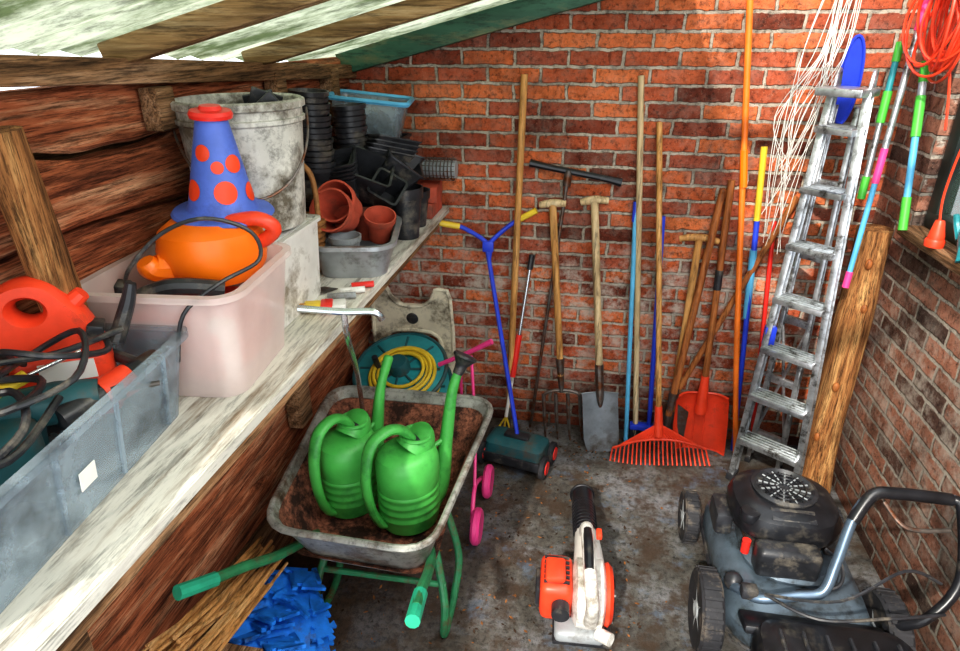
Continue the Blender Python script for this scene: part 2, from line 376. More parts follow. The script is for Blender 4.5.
b.box((-.44,2.81,.99),(.05,.03,.05),BLU); b.done()
b=B('soil_auger'); b.tube([(-.215,2.84,0),(-.095,2.87,1.30)],.008,STL)
b.tube([(-.265,2.87,1.365),(-.16,2.87,1.345),(.04,2.87,1.312),(.14,2.87,1.292)],[.018,.014,.014,.019],BLKS); b.cyl((-.098,2.87,1.27),(-.092,2.87,1.34),.018,STL)
b.done()
X,L=T((-.035,2.75,0),(-.155,2.865,1.185))
b=B('spading_fork'); b.tube([(0,0,.36),(0,0,.8),(0,0,L)],[.017,.016,.018],HND,X=X,n=12)
b.tube([(-.06,0,L),(0,0,L+.006),(.06,0,L)],[.015,.019,.015],HND2,X=X,n=12)
b.cyl((0,0,.27),(0,0,.45),.012,STL,.021,X=X)
b.tube([(-.09,0,.2),(-.086,0,.255),(-.05,0,.275),(0,0,.28),(.05,0,.275),(.086,0,.255),(.09,0,.2)],.0095,STL,X=X,n=8)
for x in (-.09,-.03,.03,.09): b.tube([(x,0,.26),(x,-.012,.12),(x*1.03,.006,0)],[.010,.009,.004],STL,X=X,n=8)
b.done()
X,L=T((.155,2.68,0),(.03,2.865,1.205))
b=B('garden_spade'); b.tube([(0,0,.4),(0,0,.8),(0,0,L)],[.018,.017,.018],HND2,X=X,n=12)
b.tube([(-.062,0,L),(0,0,L+.008),(.062,0,L)],[.015,.02,.015],HND2,X=X,n=12)
b.tube([(0,0,.24),(0,0,.3),(0,0,.46)],[.006,.019,.021],STL,X=X,n=10)
g=[]
for i in range(9):
    z=.31*i/8; w=.085 if i>1 else (.068+.009*i)
    g.append([V((w*(j/6*2-1),.018*(1-abs(j/6*2-1)**2)-.012*(1-z/.31),z+(.012*abs(j/6*2-1)**2 if i==0 else 0))) for j in range(7)])
SPD=M('spade_steel','#868c92',.4,.5,.25,12,.2,dirt='#5d5650',dthr=.56)
b.loft(g,SPD,X,closed=False,cap=(False,False)); b.loft([[p+V((0,.004,0)) for p in r] for r in g],SPD,X,closed=False,cap=(False,False))
b.tube([(-.088,0,.31),(0,.018,.312),(.088,0,.31)],.005,SPD,X=X,n=6); b.done()
b=B('broom_handle'); b.tube([(.325,2.83,0),(.18,2.882,1.73)],.0135,HND2,n=12); b.done()
b=B('blue_handle_pole'); b.tube([(.275,2.78,0),(.212,2.875,1.19)],.011,LBL,n=12); b.tube([(.2135,2.873,1.12),(.211,2.876,1.21)],.013,BLU); b.done()
b=B('push_broom'); b.tube([(.385,2.83,.08),(.333,2.875,1.15)],.0115,BLU,n=12)
b.box((.39,2.83,.075),(.2,.04,.03),BLU)
for i in range(26): b.tube([(.295+.0075*i,2.83+random.uniform(-.012,.012),.065),(.292+.0078*i,2.825+random.uniform(-.02,.01),0)],.004,BLK,n=4)
b.done()
X,L=T((.425,2.63,0),(.272,2.87,1.55))
b=B('leaf_rake'); b.tube([(0,0,.22),(0,0,.9),(0,0,L)],[.0135,.013,.0125],HND,X=X,n=12)
b.tube([(0,0,.15),(0,0,.30)],[.024,.017],REDO,X=X,n=12)
n=23
out=[(-.022,.2),(.022,.2)]+[(.215*q,.125-.045*q*q) for q in [1-2*i/16 for i in range(17)]]
b.plate([(x,z) for x,z in out],.006,REDO,X@MX((0,0,0),(math.pi/2,0,0)))
for i in range(n):
    q=i/(n-1)*2-1; zt=.125-.045*q*q
    b.tube([(.215*q,0,zt+.005),(.225*q,-.004,zt*.45),(.232*q,-.022,0.004)],.0042,REDO,X=X,n=5,k=3)
    b.tube([(.02*q,-.004,.2),(.21*q,-.004,zt)],.0035,REDO,X=X,n=4)
b.tube([(.215*q,-.004,.13-.045*q*q) for q in (-1,-.5,0,.5,1)],.006,REDO,X=X,n=6)
b.done()
def ttool(name,a,c,w,mat,head):
    X,L=T(a,c); b=B(name); b.tube([(0,0,.2),(0,0,L)],[.017,.0165],mat,X=X,n=12)
    b.tube([(-w,0,L-.004),(-w*.5,0,L+.006),(0,0,L+.008),(w*.5,0,L+.006),(w,0,L-.004)],[.013,.016,.018,.016,.013],mat,X=X,n=12)
    b.tube([(0,0,.1),(0,0,.32)],[.012,.021],STL,X=X,n=10)
    if head=='s': b.plate([(-.075,0),(.075,0),(.08,.2),(.02,.24),(-.02,.24),(-.08,.2)],.005,STL,X@MX((0,0,0),(math.pi/2,0,0)))
    else:
        for s in (-.05,0,.05): b.tube([(0,0,.13),(s,0,.1),(s*1.2,-.03,0)],.007,STL,X=X,n=6)
    b.done()
ttool('drain_spade',(.475,2.79,0),(.50,2.865,1.055),.085,HND,'s')
ttool('garden_cultivator',(.44,2.74,0),(.568,2.872,1.26),.001,HND3,'c')
X,L=T((.62,2.795,0),(.597,2.87,1.32))
b=B('grain_shovel'); b.tube([(0,0,.28),(0,0,L)],.0155,HND3,X=X,n=12); b.tube([(-.0,0,L*.63),(0,0,L*.7)],.0175,BLK,X=X)
b.tube([(0,.005,.2),(0,0,.4)],[.03,.019],REDO,X=X,n=12)
g=[]
for z,w,dp in ((.0,.125,.0),(.02,.127,.0),(.15,.127,.02),(.27,.122,.035),(.30,.112,.02)):
    g.append([V((w*q,dp-.05*abs(q)**4,z)) for q in [i/10*2-1 for i in range(11)]])
b.loft(g,REDO,X,closed=False,cap=(False,False))
for q in (-.6,-.2,.2,.6): b.tube([(.12*q,.004,.03),(.115*q,.026,.24)],.004,REDO,X=X,n=5)
b.tube(g[-1],.006,REDO,X=X,n=6,k=1); b.tube(g[0],.004,REDO,X=X,n=6,k=1); b.done()
b=B('wooden_stake'); b.tube([(.385,2.82,.0),(.50,2.835,.3),(.87,2.865,1.26)],.014,HND3,n=10,k=1); b.done()
b=B('orange_pole'); b.tube([(.80,2.74,0),(.716,2.80,.634),(.554,2.87,2.02)],.013,ORP,n=12); b.tube([(.64,2.83,1.3),(.62,2.84,1.45)],.0155,ORG); b.done()
b=B('window_wiper_pole'); b.tube([(.80,2.81,0),(.725,2.87,1.2)],.012,BLU,n=12); b.tube([(.727,2.868,1.15),(.705,2.875,1.46)],.0135,YEL); 
b.tube([(.755,2.85,.7),(.735,2.862,1.02)],.016,LBL); b.done()
b=B('red_handle_pole'); b.tube([(.88,2.80,.0),(.80,2.87,1.15)],.010,RED,n=12); b.done()
# stepladder : folded, four rails, broad treads
b=B('stepladder')
def rail(a,c,w=.026,d=.06):
    X,L=T(a,c,(.85,-.5,0)); b.box((0,0,L/2),(w*.35,d,L),ALU,X=X,bev=.002)
    for s in (-1,1): b.box((0,s*(d/2-.003),L/2),(w,.007,L),ALU,X=X,bev=.002)
    b.box((0,0,.015),(w*1.4,d*1.2,.035),BLK,X=X)
FL0,FL1=V((.755,2.59,0)),V((.862,2.68,1.70)); FR0,FR1=V((.985,2.44,0)),V((.945,2.57,1.70))
rail(FL0,FL1); rail(FR0,FR1)
RL0,RL1=V((.86,2.74,0)),V((.905,2.765,1.64)); RR0,RR1=V((.975,2.66,0)),V((.965,2.69,1.64)) 
rail(RL0,RL1,.02,.045); rail(RR0,RR1,.02,.045)
for i in range(1,8):
    k=i/7.6; a=FL0.lerp(FL1,k); c=FR0.lerp(FR1,k); X,L=T(a,c,(0,0,1))
    b.box((0,.01,L/2),(.024,.10,L),ALU,X=X,bev=.003)
    for q in (-.03,-.01,.01,.03,.05): b.tube([(.014,q,.01),(.014,q,L-.01)],.003,ALU,X=X,n=4)
for k in (.1,.28,.46,.64,.82):
    a=RL0.lerp(RL1,k); c=RR0.lerp(RR1,k); X,L=T(a,c,(0,0,1)); b.box((0,0,L/2),(.035,.02,L),ALU,X=X,bev=.003)
b.tube([RL0.lerp(RL1,.1),RR0.lerp(RR1,.46)],.007,ALU,n=6); b.tube([RR0.lerp(RR1,.1),RL0.lerp(RL1,.46)],.007,ALU,n=6)
X,L=T(FL1+V((-.02,.0,0)),FR1+V((.02,0,0)),(0,0,1)); b.box((.0,0.03,L/2),(.028,.15,L),ALU,X=X,bev=.006)
for a in (FL1,FR1): b.tube([a,a+V((.01,.02,.06)),a+V((.03,.06,.06)),a+V((.04,.08,0))],.008,ALU,n=8)
b.box((.80,2.62,.72),(.045,.03,.09),BLU)
for k in (.3,.6): 
    b.tube([FL0.lerp(FL1,k),RL0.lerp(RL1,k)],.006,ALU,n=6)
b.done()
b=B('tangled_white_string')
for i in range(22):
    x=.80+.02*random.random()*4; z1=random.uniform(1.05,1.45)
    b.tube([(x,2.68+random.uniform(-.04,.04),2.2),(x-.03+random.uniform(-.05,.05),2.68,1.85),(.79+random.uniform(-.12,.06),2.68+random.uniform(-.03,.03),1.6),(.73+random.uniform(-.05,.08),2.72,z1)],.0014,CORD,n=5)
b.ring((.86,2.68,2.2),.03,.006,CORD,axis=(1,0,0)); b.done()
b=B('blue_plastic_sled')
o=[(.04*math.cos(a),.16*math.sin(a)) for a in [2*math.pi*i/28 for i in range(28)]]
X=MX((.965,2.86,1.72),(math.pi/2,0,0)); b.plate(o,.012,BLU,X,bev=.003); b.tube([(p[0],p[1],.008) for p in o],.006,BLU,n=6,k=1,closed=True,X=X); b.done()
def tele(name,a,c,parts):
    X,L=T(a,c); b=B(name)
    for f0,f1,r,m in parts: b.tube([(0,0,L*f0),(0,0,L*f1)],r,m,X=X,n=12)
    b.done()
tele('telescopic_pole',(1.0,2.50,1.0),(1.09,2.66,2.02),[(0,.06,.013,PNK),(.05,.4,.010,LBL),(.38,.5,.013,PNK),(.48,.9,.0115,ALU),(.88,1,.015,PNK)])
tele('telescopic_pole',(1.115,2.44,1.25),(1.12,2.62,1.80),[(0,.2,.015,LIME),(.18,.6,.012,LBL),(.56,.8,.016,LIME),(.78,.9,.013,ALU),(.88,1,.015,LIME)])
tele('telescopic_pole',(1.015,2.60,1.32),(1.055,2.70,1.86),[(0,.15,.014,LIME),(.13,.55,.011,ALU),(.5,.7,.015,LIME),(.68,.9,.011,TEAL),(.88,1,.014,LIME)])
b=B('extension_cord_coil')
for i in range(18):
    c=V((1.10+random.uniform(-.03,.03),2.50+random.uniform(-.03,.03),1.92+random.uniform(-.04,.03)))
    b.ring(c,.135+random.uniform(-.035,.025),.0048,REDO,axis=(1,random.uniform(-.35,.35),random.uniform(-.3,.3)),m=6,oval=random.uniform(.7,1))
b.tube([(1.13,2.47,1.80),(1.14,2.44,1.7),(1.14,2.4,1.6)],.0045,REDO,n=6)
b.tube([(1.19,2.52,2.07),(1.12,2.52,2.08),(1.10,2.5,2.03)],.006,STL,n=6); b.done()
b=B('extension_cord_plug')
b.tube([(1.15,2.28,1.243),(1.15,2.28,1.28),(1.15,2.285,1.33)],[.026,.025,.013],REDO,n=14)
b.tube([(1.15,2.285,1.32),(1.145,2.3,1.42),(1.15,2.28,1.6),(1.155,2.2,1.78),(1.155,2.15,2.0)],.004,REDO,n=6)
b.lathe([(.029,0),(.031,.018),(.027,.026)],REDO,MX((1.15,2.28,1.243))); b.done()
b=B('garden_glove')
b.sph((1.165,2.12,1.32),(.024,.05,.07),TEAL); b.tube([(1.165,2.1,1.25),(1.165,2.13,1.3)],[.03,.02],TEAL)
for i in range(4): b.tube([(1.165,2.08+.028*i,1.36),(1.16,2.07+.031*i,1.42),(1.155,2.075+.03*i,1.45)],[.013,.012,.008],TEAL,n=8)
b.tube([(1.165,2.17,1.3),(1.16,2.20,1.34),(1.15,2.205,1.37)],[.014,.012,.008],TEAL,n=8); b.done()

# ---------- wheelbarrow
b=B('wheelbarrow')
def quad(cs,r,n=5):
    o=[]; m=len(cs)
    for i in range(m):
        p=V(cs[i]); a=(V(cs[i-1])-p).normalized()*r; c=(V(cs[(i+1)%m])-p).normalized()*r
        for j in range(n+1):
            t=j/n; o.append((p+a)*(1-t)**2+p*2*t*(1-t)+(p+c)*t*t)
    return o
rim=[(-.905,1.38,.53),(-.385,1.36,.53),(-.305,2.13,.58),(-.965,2.13,.58)]
bot=[(-.845,1.48,.32),(-.43,1.46,.32),(-.44,1.93,.32),(-.84,1.93,.32)]
def inset(q,k,dz): 
    c=sum((V(p) for p in q),V())/4; return [V(p)+(c-V(p)).normalized()*k*1+V((0,0,dz)) for p in q]
mid=[(V(r)*.5+V(o)*.5) for r,o in zip(rim,bot)]
b.loft([quad(bot,.08),quad(mid,.1),quad(rim,.1),quad(inset(rim,-.012,.004),.11),quad(inset(rim,.004,.004),.1),quad(inset([(V(r)*.9+V(o)*.1) for r,o in zip(rim,bot)],.010,.004),.1)],GALV,cap=(True,False))
lin_=[]
for f in (.9,.7,.5,.3,.12):
    q=quad(inset([(V(r)*f+V(o)*(1-f)) for r,o in zip(rim,bot)],.010,.004),.09)
    lin_.append([p+V((noise.noise(p*11),noise.noise(p*13),noise.noise(p*17)))*.008 for p in q])
b.loft(lin_,SOIL,cap=(False,False))
b.tube(quad(inset(rim,-.008,.0),.11),.012,GALV,n=8,k=1,closed=True)
g=[]; 
for f,dz in ((1.12,.055),(1.0,.035),(.8,.02),(.55,.015),(.25,.02),(.02,.025)):
    q=quad(inset(bot,-.02,.02),.08); c=sum(q,V())/len(q); g.append([c+(p-c)*f+V((0,0,dz-.02+.008*noise.noise(p*9+V((f*7,0,0)))*1.5)) for p in q])
b.loft(g,SOIL,cap=(False,True))
for i in range(130):
    x=random.uniform(-.84,-.42); y=random.uniform(1.80,2.02); s=random.uniform(.006,.017); z=.345+.06*max(0,(y-1.85)/.2)
    b.sph((x,y,z),(s,s*.8,s*.7),SOIL,seg=6)
b.tube([(-.63,2.42,.19),(-.50,2.2,.27),(-.44,1.7,.30),(-.40,1.42,.40),(-.385,1.28,.47),(-.375,1.19,.50)],.016,GRND)
b.tube([(-.63,2.42,.19),(-.76,2.2,.27),(-.82,1.7,.30),(-.86,1.42,.40),(-.92,1.27,.47),(-.985,1.12,.53)],.016,GRND)
b.tube([(-.383,1.26,.475),(-.372,1.14,.505)],.021,GRNG); b.tube([(-.955,1.19,.50),(-1.0,1.09,.545)],.021,GRNG)
for s,(x0,x1) in (('L',(-.80,-.83)),('R',(-.44,-.38))):
    b.tube([(x0,1.64,.30),(x1,1.52,.16),(x1,1.50,.03),(x1,1.56,.016),(x1,1.68,.03),(x1,1.76,.14),(x0,1.82,.30)],.014,GRND)
b.tube([(-.83,1.55,.2),(-.38,1.55,.2)],.011,GRND)
X=MX((-.63,2.38,.165),(0,math.pi/2,0))
b.lathe([(.10,-.03),(.14,-.04),(.165,-.02),(.165,.02),(.14,.04),(.10,.03)],RUB,X,n=32); b.lathe([(0,-.035),(.03,-.035),(.04,-.01),(.11,-.02),(.11,.02),(.04,.01),(.03,.035),(0,.035)],RED,X)
b.cyl((-.70,2.38,.165),(-.56,2.38,.165),.012,STL)
b.tube([(-.66,2.0,.3),(-.6,2.2,.2),(-.57,2.38,.165)],.01,GRND)
b.done()
def can(name,loc,yaw,s=1.0,sp=.5,rose=True):
    X=MX(loc,(0,0,math.radians(yaw)),(s,s,s)); b=B(name)
    pr=[(.092,0),(.098,.004),(.104,.03)]
    for i in range(4):
        z=.05+i*.03; pr+=[(.105,z),(.109,z+.006),(.109,z+.012),(.105,z+.018)]
    pr+=[(.109,.2),(.108,.25),(.100,.278),(.08,.294),(.05,.298)]
    b.lathe(pr,GRN,X,n=36,oval=.92)
    b.tube([(.02,0,.28),(.045,0,.31),(.04,0,.33)],[.062,.057,.053],GRN,X=X,n=18)
    b.ring((.04,0,.331),.050,.007,GRN,X=X)
    b.sph((.045,0,.325),(.045,.045,.004),BLK,X=X)
    b.tube([(.03,0,.30),(-.01,0,.365),(-.07,0,.385),(-.13,0,.35),(-.155,0,.24),(-.145,0,.12),(-.115,0,.04),(-.08,0,.03)],[.018,.016,.016,.017,.016,.015,.016,.018],GRN,X=X,n=12,flat=1.4)
    b.tube([(.08,0,.05),(.125,0,.1),(.155,0,.25),(.185,0,sp*.85),(.215,0,sp)],[.05,.036,.024,.018,.015],GRN,X=X,n=14)
    b.tube([(.09,0,.25),(.155,0,.27)],.008,GRN,X=X)
    a=V((.21,0,sp-.01)); d=V((.5,0,.85)).normalized()
    b.tube([a,a+d*.03,a+d*.06,a+d*.068],[.017,.02,.042,.04] if rose else [.017,.018,.018,.01],BLK if rose else GRN,X=X,n=18)
    b.done()
can('watering_can',(-.53,1.675,.36),47,1.0,.51)
can('watering_can',(-.755,1.72,.36),66,.98,.45,False)

b=B('toy_stroller')
for y in (1.98,2.27):
    for x in (-.35,):
        X=MX((x,y,.075),(0,math.pi/2,0)); b.lathe([(.045,-.014),(.065,-.018),(.075,-.008),(.075,.008),(.065,.018),(.045,.014)],PNK,X); b.lathe([(0,-.012),(.02,-.012),(.022,0),(.05,-.004),(.05,.004),(.022,.008),(.02,.012),(0,.012)],PNK,X)
X=MX((-.50,2.62,.075),(0,math.pi/2,0)); b.lathe([(.045,-.014),(.065,-.018),(.075,-.008),(.075,.008),(.065,.018),(.045,.014)],PNK,X)
b.tube([(-.37,1.98,.09),(-.38,2.1,.17),(-.38,2.27,.09)],.009,PNK,n=8)
b.tube([(-.38,2.1,.17),(-.41,2.28,.34),(-.45,2.42,.62)],.007,PNK,n=8)
b.tube([(-.36,2.41,.70),(-.47,2.43,.625),(-.60,2.44,.55)],[.013,.010,.010],PNK,n=10)
b.tube([(-.50,2.44,.60),(-.51,2.5,.3),(-.50,2.62,.09)],.007,PNK,n=8); b.done()

# hose reel
b=B('hose_reel'); X=MX((-.79,2.5,.44),(math.radians(24),math.radians(-4),0))
for z in (-.08,.05):
    b.lathe([(.02,z-.006),(.205,z-.006),(.215,z),(.205,z+.006),(.02,z+.006)],TEAL,X,n=40); b.ring((0,0,z),.215,.010,TEALD,X=X,n=40)
    for i in range(8):
        a=i*math.pi/4; b.tube([(.05*math.cos(a),.05*math.sin(a),z+.008),(.19*math.cos(a),.19*math.sin(a),z+.008)],.006,TEALD,X=X,n=6)
b.lathe([(.05,-.08),(.05,.10),(.04,.115),(0,.115)],TEALD,X)
for i in range(4): b.ring((0,0,-.05+.025*i),.165,.0125,YEL,X=X,n=36)
for i in range(4): b.ring((.02,-.03+.004*i,.064+.010*(i%2)),.15-.018*i,.0085,YEL,X=X,n=36)
b.tube([(-.10,0,.05),(-.1,0,.11),(-.1,0,.14)],.014,BLK,X=X)
b.box((-.79,2.52,.02),(.34,.22,.04),TEALD)
for s in (-1,1): b.tube([(-.79+.15*s,2.52,.03),(-.79+.12*s,2.52,.2),(-.79+.03*s,2.54,.36)],.014,TEALD)
b.done()
b=B('plastic_stool')
X=MX((-.80,2.80,0),(math.radians(4),0,0))
out=[(-.20,.40),(-.19,.75),(-.16,.79),(-.12,.79),(-.10,.74),(-.05,.70),(.05,.70),(.10,.74),(.12,.79),(.16,.79),(.19,.75),(.20,.40),(.15,.40),(.14,.50),(.09,.56),(-.09,.56),(-.14,.50),(-.15,.40)]
b.plate(out,.03,BEI,X@MX((0,0,0),(math.pi/2,0,0)),bev=.004)
b.tube([(p[0],-.015,p[1]) for p in out],.01,BEI,X=X,n=8,k=2,closed=True)
for s in (-1,1):
    b.tube([(.175*s,0,.41),(.19*s,0,0)],[.026,.018],BEI,X=X)
b.tube([(-.17,0,.2),(.17,0,.2)],.012,BEI,X=X)
b.sph((0,-.016,.63),(.03,.006,.03),BLK,X=X); b.done()
b=B('hand_cultivator')
b.tube([(-.735,1.45,1.232),(-.62,1.48,1.218),(-.545,1.50,1.215),(-.525,1.51,1.19)],.010,CHR)
b.tube([(-.62,1.48,1.215),(-.625,1.50,1.13),(-.72,1.78,.86),(-.80,2.0,.58),(-.79,2.0,.42)],.009,CHR)
for s in (-.04,0,.04): b.tube([(-.79,2.0,.44),(-.79+s,1.99,.41),(-.79+s*1.2,1.96,.385)],.005,STL,n=6)
b.done()

# ---------- leaf blower
b=B('leaf_blower')
X=MX((.10,1.66,0),(0,0,math.radians(3)))
A=X@MX((0,0,.135),(0,math.pi/2,0))
b.lathe([(0,-.06),(.08,-.06),(.112,-.045),(.118,0),(.112,.04),(.09,.052),(0,.052)],WHT,A,n=36)
b.tube([(0,.03,.18),(-.003,.16,.185),(-.006,.25,.165)],[.06,.048,.042],WHT,X=X,n=18)
b.tube([(-.006,.22,.17),(-.006,.4,.135),(-.006,.56,.10)],[.044,.044,.046],BLKS,X=X,n=22)
for i in range(9): b.ring((-.006,.26+.024*i,.161-.005*i),.044,.004,BLKS,axis=(0,1,-.2),X=X)
b.ring((-.006,.555,.10),.047,.006,BLKS,axis=(0,1,-.2),X=X)
b.lathe([(.10,.05),(.105,.062),(.09,.075),(.02,.08),(0,.08)],REDO,A,n=32)
for i in range(8):
    a=i*math.pi/4; b.tube([(.03*math.cos(a),.03*math.sin(a),.083),(.09*math.cos(a),.09*math.sin(a),.078)],.004,BLK,X=A,n=5)
b.box((-.115,.0,.15),(.11,.17,.15),REDO,X=X,bev=.025,seg=3); b.box((-.12,-.01,.235),(.07,.1,.03),REDO,X=X,bev=.012)
for i in range(6): b.box((-.115,.055-.022*i,.228),(.085,.006,.012),BLK,X=X,bev=.001)
b.box((-.175,0,.14),(.02,.1,.09),BLK,X=X,bev=.008); b.cyl((-.1,-.09,.16),(-.1,-.13,.16),.03,BLK,X=X)
b.box((-.07,.09,.12),(.06,.05,.1),ALU,X=X,bev=.006)
b.tube([(-.10,.1,.10),(-.1,.14,.1)],.018,STL,X=X)
b.box((-.03,-.03,.035),(.17,.17,.05),GRYP,X=X,bev=.018,seg=3); b.box((-.02,-.02,.008),(.2,.18,.016),BLK,X=X)
b.tube([(.0,-.11,.12),(.0,-.135,.22),(-.01,-.09,.29),(-.015,.03,.31),(-.015,.13,.30),(-.012,.19,.23)],[.024,.022,.021,.021,.024,.026],WHT,X=X,n=14)
b.tube([(-.014,-.07,.310),(-.015,.03,.330),(-.015,.10,.320)],.016,BLKS,X=X); b.box((-.015,.06,.28),(.014,.05,.03),BLK,X=X)
b.box((.028,.12,.29),(.02,.04,.02),REDO,X=X); b.cyl((.03,-.1,.06),(.07,-.13,.07),.022,WHT,X=X); b.done()

# ---------- lawn mower
b=B('lawn_mower')
cx,cy=.76,1.86
X=MX((cx,cy,0))
b.loft([rr(.42,.66,.12,.09),rr(.45,.70,.14,.12),rr(.45,.70,.14,.19),rr(.42,.64,.15,.225),rr(.34,.46,.14,.25)],DECK,X)
b.tube([p for p in rr(.455,.705,.14,.125)],.008,BLK,X=X,n=6,k=1,closed=True)
b.loft([rr(.30,.34,.12,.25),rr(.31,.36,.13,.27),rr(.28,.32,.12,.285)],DECK,X)
def wheel(x,y,r,w,hub):
    W=MX((x,y,r),(0,math.pi/2,0))
    b.lathe([(r*.62,-w*.42),(r*.93,-w*.5),(r,-w*.36),(r,w*.36),(r*.93,w*.5),(r*.62,w*.42)],RUB,W,n=40)
    b.lathe([(0,-w*.35),(r*.2,-w*.5),(r*.25,-w*.3),(r*.55,-w*.2),(r*.66,-w*.4),(r*.66,w*.4),(r*.55,w*.2),(r*.25,w*.3),(r*.2,w*.5),(0,w*.35)],hub,W,n=32)
    for i in range(26):
        a=2*math.pi*i/26; b.box((r*math.cos(a),r*math.sin(a),0),(.008,.01,w*.8),RUB,rot=(0,0,a),X=W,bev=0)
    for i in range(5):
        a=2*math.pi*i/5
        for q in (-1,1): b.tube([(r*.2*math.cos(a),r*.2*math.sin(a),-w*.36*q),(r*.6*math.cos(a),r*.6*math.sin(a),-w*.32*q)],.007,hub,X=W,n=5)
wheel(.495,2.15,.105,.055,GRYP); wheel(1.025,2.15,.105,.055,GRYP); wheel(.485,1.65,.136,.07,GRYP); wheel(1.035,1.65,.136,.07,GRYP)
b.cyl((.5,2.15,.1),(1.02,2.15,.1),.01,STL); b.cyl((.5,1.65,.128),(1.02,1.65,.128),.01,STL)
E=MX((.745,1.92,.0))
b.loft([rr(.24,.24,.06,.27),rr(.26,.26,.07,.30),rr(.25,.25,.07,.34)],STL,E)
for i in range(5): b.loft([rr(.262,.2,.03,.30+.012*i),rr(.262,.2,.03,.305+.012*i)],STL,E)
b.loft([rr(.31,.29,.10,.34),rr(.345,.32,.12,.355),rr(.35,.325,.12,.39),rr(.33,.30,.12,.425),rr(.27,.24,.11,.445),rr(.2,.17,.085,.448)],BLKS,E)
b.lathe([(.105,.44),(.108,.455),(.095,.462),(.085,.452),(.0,.452)],BLK,E@MX((.0,.02,0)),n=36)
for R_ in (.03,.05,.07): b.ring((0,.02,.456),R_,.0035,BLKS,X=E,m=6)
for i in range(24):
    a=2*math.pi*i/24; b.tube([(.02*math.cos(a),.02+.02*math.sin(a),.455),(.084*math.cos(a),.02+.084*math.sin(a),.455)],.003,GRYP if i%2 else BLKS,X=E,n=4)
b.box((0,-.112,.437),(.14,.05,.012),BLK,X=E,rot=(math.radians(18),0,0))
b.lathe([(0,.42),(.032,.42),(.034,.445),(.03,.455),(0,.457)],BLKS,E@MX((-.13,-.10,-.02)))
b.box((-.02,-.19,.32),(.20,.08,.11),BLK,X=E,bev=.02,seg=3); b.box((.16,-.02,.33),(.07,.18,.1),STL,X=E,bev=.015)
b.box((-.19,.02,.31),(.06,.13,.09),BLK,X=E,bev=.015); b.cyl((-.14,-.15,.3),(-.14,-.15,.35),.014,RED,X=E); b.cyl((.0,.16,.31),(0,.20,.31),.02,STL,X=E)
b.tube([(.1,-.16,.36),(.14,-.2,.34),(.12,-.26,.30),(.0,-.27,.27)],.006,BLK,X=E,n=6)
b.box((.77,1.535,.235),(.42,.10,.03),BLKS,rot=(math.radians(-18),0,0),bev=.01)
b.loft([rr(.36,.46,.05,.06),rr(.42,.52,.06,.10),rr(.44,.54,.06,.24),rr(.42,.52,.07,.29),rr(.36,.46,.08,.31)],BLKS,MX((.80,1.255,0)))
for i in range(6): b.tube([(.64+.064*i,1.06,.31),(.64+.064*i,1.45,.312)],.006,BLK,n=6)
b.tube([(.70,1.2,.31),(.70,1.22,.355),(.90,1.22,.355),(.90,1.2,.31)],.012,BLK)
b.tube([(.545,1.72,.20),(.56,1.62,.28),(.61,1.565,.305),(.72,1.575,.325),(.79,1.585,.345),(.825,1.63,.42),(.87,1.70,.55),(.92,1.735,.61),(.99,1.74,.622),(1.15,1.74,.62)],.0155,HSTL,n=14)
b.tube([(.865,1.69,.54),(.92,1.735,.61),(.99,1.74,.622),(1.14,1.74,.62)],.019,BLKS,n=14)
b.tube([(1.14,1.74,.62),(1.165,1.72,.60),(1.165,1.62,.42),(1.08,1.57,.3),(1.0,1.6,.22)],.0155,BLKS,n=12)
b.tube([(.62,1.56,.33),(.8,1.5,.40),(1.0,1.6,.45),(1.12,1.62,.40)],.005,BLK,n=6); b.tube([(.62,1.56,.33),(.75,1.48,.34),(.95,1.5,.36),(1.12,1.56,.34)],.005,BLK,n=6)
b.sph((.555,1.66,.27),(.03,.03,.03),BLK); b.box((.58,1.58,.315),(.05,.04,.04),BLK,bev=.008)
b.tube([(.95,1.72,.60),(1.0,1.66,.56),(1.12,1.67,.56)],.007,STL)
b.done()

# ---------- bottom-left : crate, foam tiles, bamboo
b=B('wooden_crate'); 
for z in (.05,.15,.25): b.box((-.83,.85,z),(.02,.58,.08),PLK2,bev=.003)
for y in (.57,1.13): 
    for z in (.05,.15,.25): b.box((-.94,y,z),(.24,.02,.08),PLK2,bev=.003)
for i in range(6): b.box((-.945,.60+.1*i,.298),(.25,.09,.014),PLK2,bev=.003)
b.done()
def tile(b,X,s=.30):
    o=[]; n=6
    for side in range(4):
        for i in range(n):
            for (dx,dy) in ((.0,0),(.02,0),(.014,.018),(.038,.018),(.032,0)):
                x=-s/2+s*(i/n)+dx; y=-s/2-dy
                a=side*math.pi/2; o.append((x*math.cos(a)-y*math.sin(a),x*math.sin(a)+y*math.cos(a)))
    b.plate(o,.011,FOAM,X)
b=B('foam_play_mat')
for i,(x,y,z,ry,rz) in enumerate([(-.875,1.36,.10,22,35),(-.895,1.33,.135,22,8),(-.885,1.37,.17,24,50),(-.90,1.33,.20,25,22)]):
    tile(b,MX((x,y,z),(0,math.radians(ry),math.radians(0)))@MX((0,0,0),(0,0,math.radians(rz))),.25)
for i in range(9):
    tile(b,MX((random.uniform(-.95,-.80),random.uniform(1.22,1.46),.235+random.uniform(-.03,.01)-.0*i),(random.uniform(-.4,.4),math.radians(26),random.uniform(0,3))),.07)
b.done()
b=B('bamboo_stakes')
for i in range(36):
    u=random.random(); y0=random.uniform(.84,1.0); x0=-1.03+.18*u
    y1=random.uniform(1.3,1.5); x1=-1.05+.17*u+random.uniform(-.0,.06)
    z=.315+random.random()*.05
    b.tube([(x0,y0,z+.12+.03*random.random()),((x0+x1)/2,(y0+y1)/2,z+.06),(x1,y1,z-.0)],random.uniform(.004,.0075),STK,n=6,k=2)
b.done()

